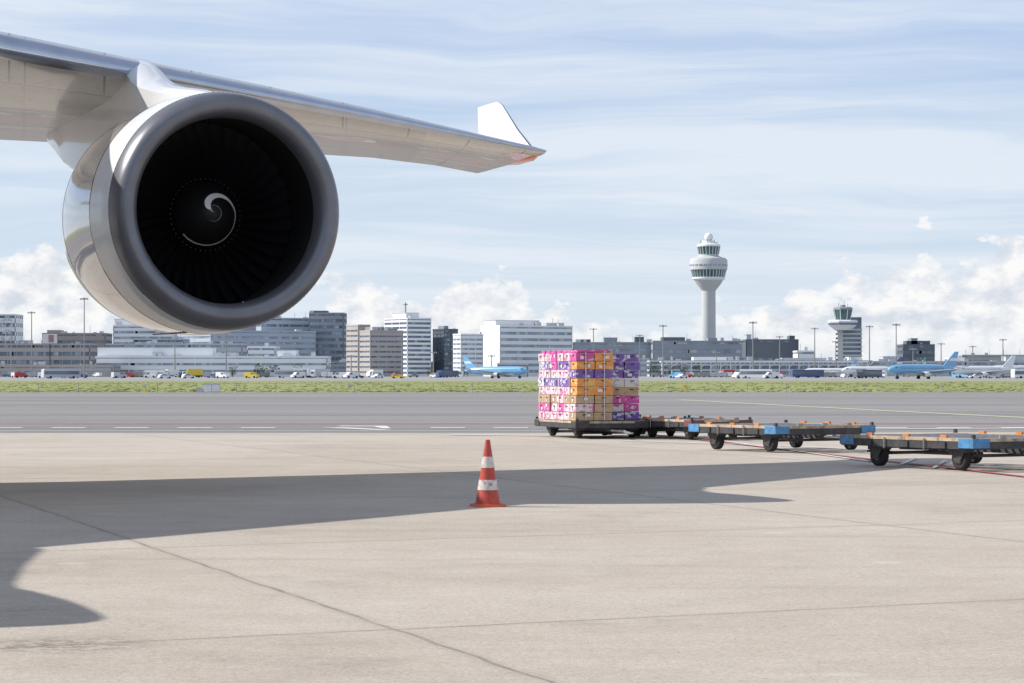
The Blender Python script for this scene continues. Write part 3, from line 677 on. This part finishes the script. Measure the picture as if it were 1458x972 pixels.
# ---------------------------------------------------------------- vehicles on far apron
def van(X,Y,kind,col,dirn=1,ang=0):
    m=Model({'van':'service_van','truck':'box_truck','bus':'apron_bus','car':'parked_car'}[kind])
    ca,sa=math.cos(ang),math.sin(ang)
    def T(x,y): x*=dirn; return X+x*ca-y*sa, Y+x*sa+y*ca
    L,Hh,Wd={'van':(5,2.1,2),'truck':(8,3.4,2.4),'bus':(12,3.0,2.6),'car':(4.3,1.45,1.8)}[kind]
    def sil(part,mat,pts,w):
        n=len(pts); a=[(*T(px,-w/2),pz) for px,pz in pts]; b=[(*T(px,w/2),pz) for px,pz in pts]
        m.p(part,mat).add(a+b,[tuple(range(n)),tuple(range(2*n-1,n-1,-1))]+[(i,n+i,n+(i+1)%n,(i+1)%n) for i in range(n)])
    l=L/2
    if kind=='van': sil('body',col,[(-l,.35),(l,.35),(l,1.05),(l-.8,1.25),(l-1.5,Hh-.05),(-l+.1,Hh)],Wd); sil('side_glass','glass',[(l-2.4,1.3),(l-1.05,1.3),(l-1.6,1.9),(l-2.4,1.9)],Wd+.03)
    if kind=='car': sil('body',col,[(-l,.3),(l,.3),(l,.75),(l-1.1,.9),(l-1.9,Hh),(-l+.9,Hh),(-l+.1,.95)],Wd); sil('side_glass','glass',[(-l+.6,.95),(l-1.4,.95),(l-1.95,1.36),(-l+1,1.36)],Wd+.03)
    if kind=='truck':
        sil('cargo_box',col,[(-l,.9),(l-2,.9),(l-2,Hh),(-l,Hh)],Wd); sil('cab','whitec',[(l-1.9,.5),(l,.5),(l,1.5),(l-.35,2.5),(l-1.9,2.6)],Wd-.1); sil('cab_glass','glass',[(l-1.2,1.5),(l-.05,1.5),(l-.4,2.3),(l-1.2,2.3)],Wd-.06); sil('chassis','dark',[(-l,.5),(l-2,.5),(l-2,.9),(-l,.9)],1.8)
    if kind=='bus': sil('body',col,[(-l,.35),(l,.35),(l,Hh-.3),(l-.4,Hh),(-l,Hh)],Wd); sil('side_glass','glass',[(-l+.4,1.3),(l-.2,1.3),(l-.3,2.4),(-l+.4,2.4)],Wd+.04)
    for px in (-l*.62,l*.62):
        for py in (-Wd/2+.1,Wd/2-.1):
            q=T(px,py); m.p('wheels','tyre').lathe([(-.12,.42 if kind!='car' else .32),(.12,.42 if kind!='car' else .32)],(q[0],q[1],.42 if kind!='car' else .32),(-sa,ca,0),12,cap0=True,cap1=True)
    m.build()
cols=['whitec','whitec','greyc','lbl','yel','midc','navy','whitec','greyc','whitec','darkc','redl']
for i in range(120):
    bx=random.choice([random.uniform(-40,650),random.uniform(-40,650),random.uniform(930,1255),random.uniform(1368,1500)]); Z=random.uniform(800,1300)
    van(gx(bx,Z),Z,random.choice(['van','van','truck','car','car','car','bus','van']),random.choice(cols),random.choice([-1,1]),random.uniform(-.9,.9))
for g in range(26):
    Z=random.uniform(950,1280); bx=random.choice([random.uniform(0,640),random.uniform(930,1255),random.uniform(1370,1458)]); m=Model('baggage_containers')
    for i in range(random.randint(3,7)):
        X=gx(bx,Z)+i*2.4; mt=random.choice(['steel','whitec','greyc','bluegrey']); m.p('container_'+mt,mt).box((X,Z,1.35),(2.0,1.6,1.7)); m.p('base','dark').box((X,Z,.4),(2.2,1.6,.15))
        for s in (-.8,.8): m.p('wheels','tyre').lathe([(-.1,.2),(.1,.2)],(X+s,Z-.7,.2),(0,1,0),8,cap0=True,cap1=True)
    m.build()

# ---------------------------------------------------------------- parked airliners
def airliner(bx,Z,hd,sc_,body,belly,tail):
    X=gx(bx,Z); m=Model('parked_airliner'); f=Vector((math.cos(hd),math.sin(hd),0)); l=Vector((-f.y,f.x,0)); S=sc_; O=Vector((X,Z,3.6*S))
    m.p('fuselage',body,True).lathe([(t*S,r*S) for t,r in ((-17,.02),(-16.8,.5),(-16,1.1),(-14,1.75),(-11.5,2.0),(8,2.0),(13,1.45),(17,.6),(18.5,.15))],O,-f,24)
    m.p('belly',belly,True).lathe([(t*S,r*S) for t,r in ((-15.8,.1),(-13,1.2),(-9,1.72),(7,1.72),(12,1.05),(16,.1))],O-UP*.47*S,-f,20)
    slab(m.p('tail_fin',tail),[O-f*11.5*S+UP*1.6*S,O-f*17.5*S+UP*1.0*S,O-f*19.4*S+UP*7*S,O-f*17.4*S+UP*7*S],l,.15*S)
    slab(m.p('tail_band','whitec'),[O-f*14.2*S+UP*3.4*S,O-f*18.2*S+UP*3.4*S,O-f*18.6*S+UP*4.5*S,O-f*15.3*S+UP*4.5*S],l,.18*S)
    for sg in (1,-1):
        slab(m.p('wings','greyc'),[O+f*4*S+l*sg*1.5*S-UP*1.1*S,O-f*3*S+l*sg*1.5*S-UP*1.1*S,O-f*6.5*S+l*sg*17*S+UP*.5*S,O-f*4.9*S+l*sg*17*S+UP*.5*S],UP,.15*S)
        slab(m.p('tailplane','greyc'),[O-f*14*S+l*sg*.5*S+UP*.7*S,O-f*17.3*S+l*sg*.5*S+UP*.7*S,O-f*18.8*S+l*sg*6.5*S+UP*1.3*S,O-f*17.5*S+l*sg*6.5*S+UP*1.3*S],UP,.1*S)
        e=O+f*3.8*S+l*sg*5.5*S-UP*1.9*S
        m.p('engines','whitec',True).lathe([(0,.8*S),(.4*S,1.0*S),(2*S,1.0*S),(3.6*S,.6*S)],e,-f,16,cap1=True); m.p('engine_intakes','dark').lathe([(.05,.8*S),(.06,.01)],e,-f,16)
        for i in range(36):
            q=O+f*(12-i*.62)*S+l*sg*1.93*S+UP*.5*S; m.p('cabin_windows','glass').box(q,(.25*S,.12*S,.36*S),hd)
        q=O+f*14.4*S+l*sg*1.2*S+UP*.85*S; m.p('cockpit_windows','glass').box(q,(1.1*S,.9*S,.5*S),hd)
    for a,b in ((12.5,0),(-1,2.8),(-1,-2.8)):
        q=O+f*a*S+l*b*S; m.p('landing_gear','dark').tube((q.x,q.y,.1),(q.x,q.y,3*S),.18*S,n=6)
        for d in (-.3,.3): m.p('wheels','tyre').lathe([(-.15,.55*S),(.15,.55*S)],(q.x+l.x*d*S,q.y+l.y*d*S,.55*S),l,12,cap0=True,cap1=True)
    m.build()
airliner(1312,760,math.radians(214),.76,'lbl','whitec','lbl')
airliner(708,860,math.radians(-32),.70,'lbl','whitec','lbl')
airliner(1398,960,math.radians(205),.78,'whitec','greyc','whitec')
airliner(1240,1150,math.radians(200),.85,'whitec','greyc','navy')
airliner(1300,1250,math.radians(240),.9,'whitec','greyc','green')
airliner(1445,1100,math.radians(215),.9,'whitec','greyc','bluegrey')
airliner(1180,1250,math.radians(190),.75,'whitec','greyc','lbl')

M['leaf']=smat('foliage',(.07,.095,.05),.9,var=.5,scale=.6)
tr=Part('distant_trees','leaf')
for g in range(34):
    bx=random.choice([random.uniform(330,480),random.uniform(560,700),random.uniform(900,1000),random.uniform(1290,1460)]); Z=random.uniform(1310,1340)
    cx=gx(bx,Z); hh=random.uniform(3,7); tr.tube((cx,Z,0),(cx,Z,hh*.5),.2,n=5)
    for i in range(120):
        a=random.uniform(0,6.28); rr=random.random()**.5*hh*.42; z=hh*.62+random.uniform(-.38,.38)*hh
        x=cx+rr*math.cos(a); y=Z+rr*math.sin(a); s=random.uniform(.25,.6)
        v=[Vector((random.uniform(-s,s),random.uniform(-s,s),random.uniform(-s,s))) for _ in range(3)]
        tr.add([(x+q.x,y+q.y,z+q.z) for q in v],[(0,1,2)])
tr.obj()

# ---------------------------------------------------------------- sky
sd=Vector((-1.3,.15,1)).normalized(); el=math.asin(sd.z); az=math.atan2(sd.x,sd.y)
w=bpy.data.worlds.new('World'); sc.world=w; w.use_nodes=True; nt=w.node_tree
bg=nt.nodes['Background']; bg.inputs[1].default_value=.1
sky=N(nt,'ShaderNodeTexSky'); sky.sky_type='NISHITA'; sky.sun_disc=False; sky.sun_elevation=el; sky.sun_rotation=az
tc=N(nt,'ShaderNodeTexCoord').outputs['Generated']; sp=N(nt,'ShaderNodeSeparateXYZ'); nt.links.new(tc,sp.inputs[0]); X,Y,Zz=sp.outputs
zc=mth(nt,'MAXIMUM',Zz,0.0)
grad=ramp(nt,zc,[(0,(.77,.85,.92)),(.035,(.66,.78,.91)),(.08,(.57,.71,.90)),(.145,(.43,.58,.86)),(.28,(.20,.33,.60)),(.6,(.08,.15,.36)),(1,(.05,.10,.27))])
def scl(c,s):
    n=N(nt,'ShaderNodeVectorMath',operation='SCALE'); nt.links.new(c,n.inputs[0])
    if hasattr(s,'links'): nt.links.new(s,n.inputs['Scale'])
    else: n.inputs['Scale'].default_value=s
    return n.outputs[0]
base=mixc(nt,.9,sky.outputs[0],scl(grad,10))
dz=mth(nt,'ADD',zc,.10); px=mth(nt,'DIVIDE',X,dz); py=mth(nt,'DIVIDE',Y,dz)
cv=N(nt,'ShaderNodeCombineXYZ'); nt.links.new(px,cv.inputs[0]); nt.links.new(py,cv.inputs[1])
wn=N(nt,'ShaderNodeTexNoise'); wn.inputs['Scale'].default_value=.9; wn.inputs['Detail'].default_value=4; nt.links.new(cv.outputs[0],wn.inputs['Vector'])
wa=N(nt,'ShaderNodeVectorMath',operation='MULTIPLY_ADD'); nt.links.new(wn.outputs['Color'],wa.inputs[0]); wa.inputs[1].default_value=(1.0,1.0,0); nt.links.new(cv.outputs[0],wa.inputs[2])
mp=N(nt,'ShaderNodeMapping'); mp.inputs['Rotation'].default_value=(0,0,1.15); mp.inputs['Scale'].default_value=(.5,2.2,1); mp.inputs['Location'].default_value=(3.1,.4,0); nt.links.new(wa.outputs[0],mp.inputs[0])
c1=noise(nt,mp.outputs[0],1.0,11,.62); c2=noise(nt,cv.outputs[0],.5,4,.5)
ci=mth(nt,'ADD',mth(nt,'MULTIPLY',c1,.8),mth(nt,'MULTIPLY',c2,.35))
ci=ramp(nt,ci,[(.43,0.),(.55,.40),(.66,1.0)])
col=mixc(nt,mth(nt,'MULTIPLY',ci,.82),base,(8.0,8.6,9.4))
A=mth(nt,'ARCTAN2',X,Y); t=mth(nt,'DIVIDE',mth(nt,'ADD',A,.25),.5,clamp=True)
def col2t(b): return (math.atan((b-CX)/FL)+.25)/.5  # image pixel column -> position on the cloud ramp
def row2v(e): return (HY-e)/FL/.06  # image pixel row -> cloud-top height value
hs=[(-120,430),(-20,355),(60,335),(105,370),(180,445),(420,450),(490,410),(560,396),(600,410),(660,382),(720,402),(775,450),(860,465),(1000,458),(1060,448),(1125,415),(1165,432),(1205,380),(1245,405),(1285,380),(1320,358),(1365,385),(1420,365),(1490,375),(1620,470)]
Tn=ramp(nt,t,[(0,.2)]+[(col2t(b),row2v(e)) for b,e in hs]+[(1,.25)],'EASE')
T=mth(nt,'MULTIPLY',Tn,.06)
cv2=N(nt,'ShaderNodeCombineXYZ'); nt.links.new(A,cv2.inputs[0]); nt.links.new(mth(nt,'MULTIPLY',Zz,1.5),cv2.inputs[1])
nn=noise(nt,cv2.outputs[0],75,9,.62); nb=noise(nt,cv2.outputs[0],30,3,.5)
den=mth(nt,'ADD',mth(nt,'MULTIPLY',mth(nt,'SUBTRACT',T,Zz),45),mth(nt,'ADD',mth(nt,'MULTIPLY',mth(nt,'SUBTRACT',nn,.5),2.0),mth(nt,'MULTIPLY',mth(nt,'SUBTRACT',nb,.5),2.4)))
cm=ramp(nt,den,[(0.0,0.),(.12,.65),(.4,1.)])
cm=mth(nt,'MULTIPLY',cm,ramp(nt,zc,[(.0,.4),(.010,.7),(.020,1.)]))
mp2=N(nt,'ShaderNodeMapping'); mp2.inputs['Location'].default_value=(.0045,-.008,0); nt.links.new(cv2.outputs[0],mp2.inputs[0])
ns=noise(nt,mp2.outputs[0],75,6,.55)
sh=mth(nt,'MULTIPLY_ADD',mth(nt,'SUBTRACT',nn,ns),3.0,.62,clamp=True)
cc_=mixc(nt,sh,(6.7,7.2,8.0),(9.9,9.8,9.7))
col=mixc(nt,mth(nt,'MULTIPLY',cm,.95),col,cc_)
nt.links.new(col,bg.inputs[0])
sl=bpy.data.lights.new('sun','SUN'); sl.energy=5; sl.angle=math.radians(.5); sl.color=(1,.95,.88)
so=bpy.data.objects.new('sun',sl); sc.collection.objects.link(so); so.rotation_euler=(-sd).to_track_quat('-Z','Y').to_euler(); so.location=(-60,10,50)
cam=bpy.data.cameras.new('camera'); co=bpy.data.objects.new('camera',cam); sc.collection.objects.link(co)
co.location=(0,0,H); co.rotation_euler=(math.radians(90),0,0); cam.lens=FL/1458*36; cam.sensor_width=36; cam.shift_y=46/1458; cam.clip_end=40000; cam.clip_start=.1
sc.camera=co
sc.view_settings.view_transform='Standard'; sc.view_settings.look='None'; sc.view_settings.exposure=0
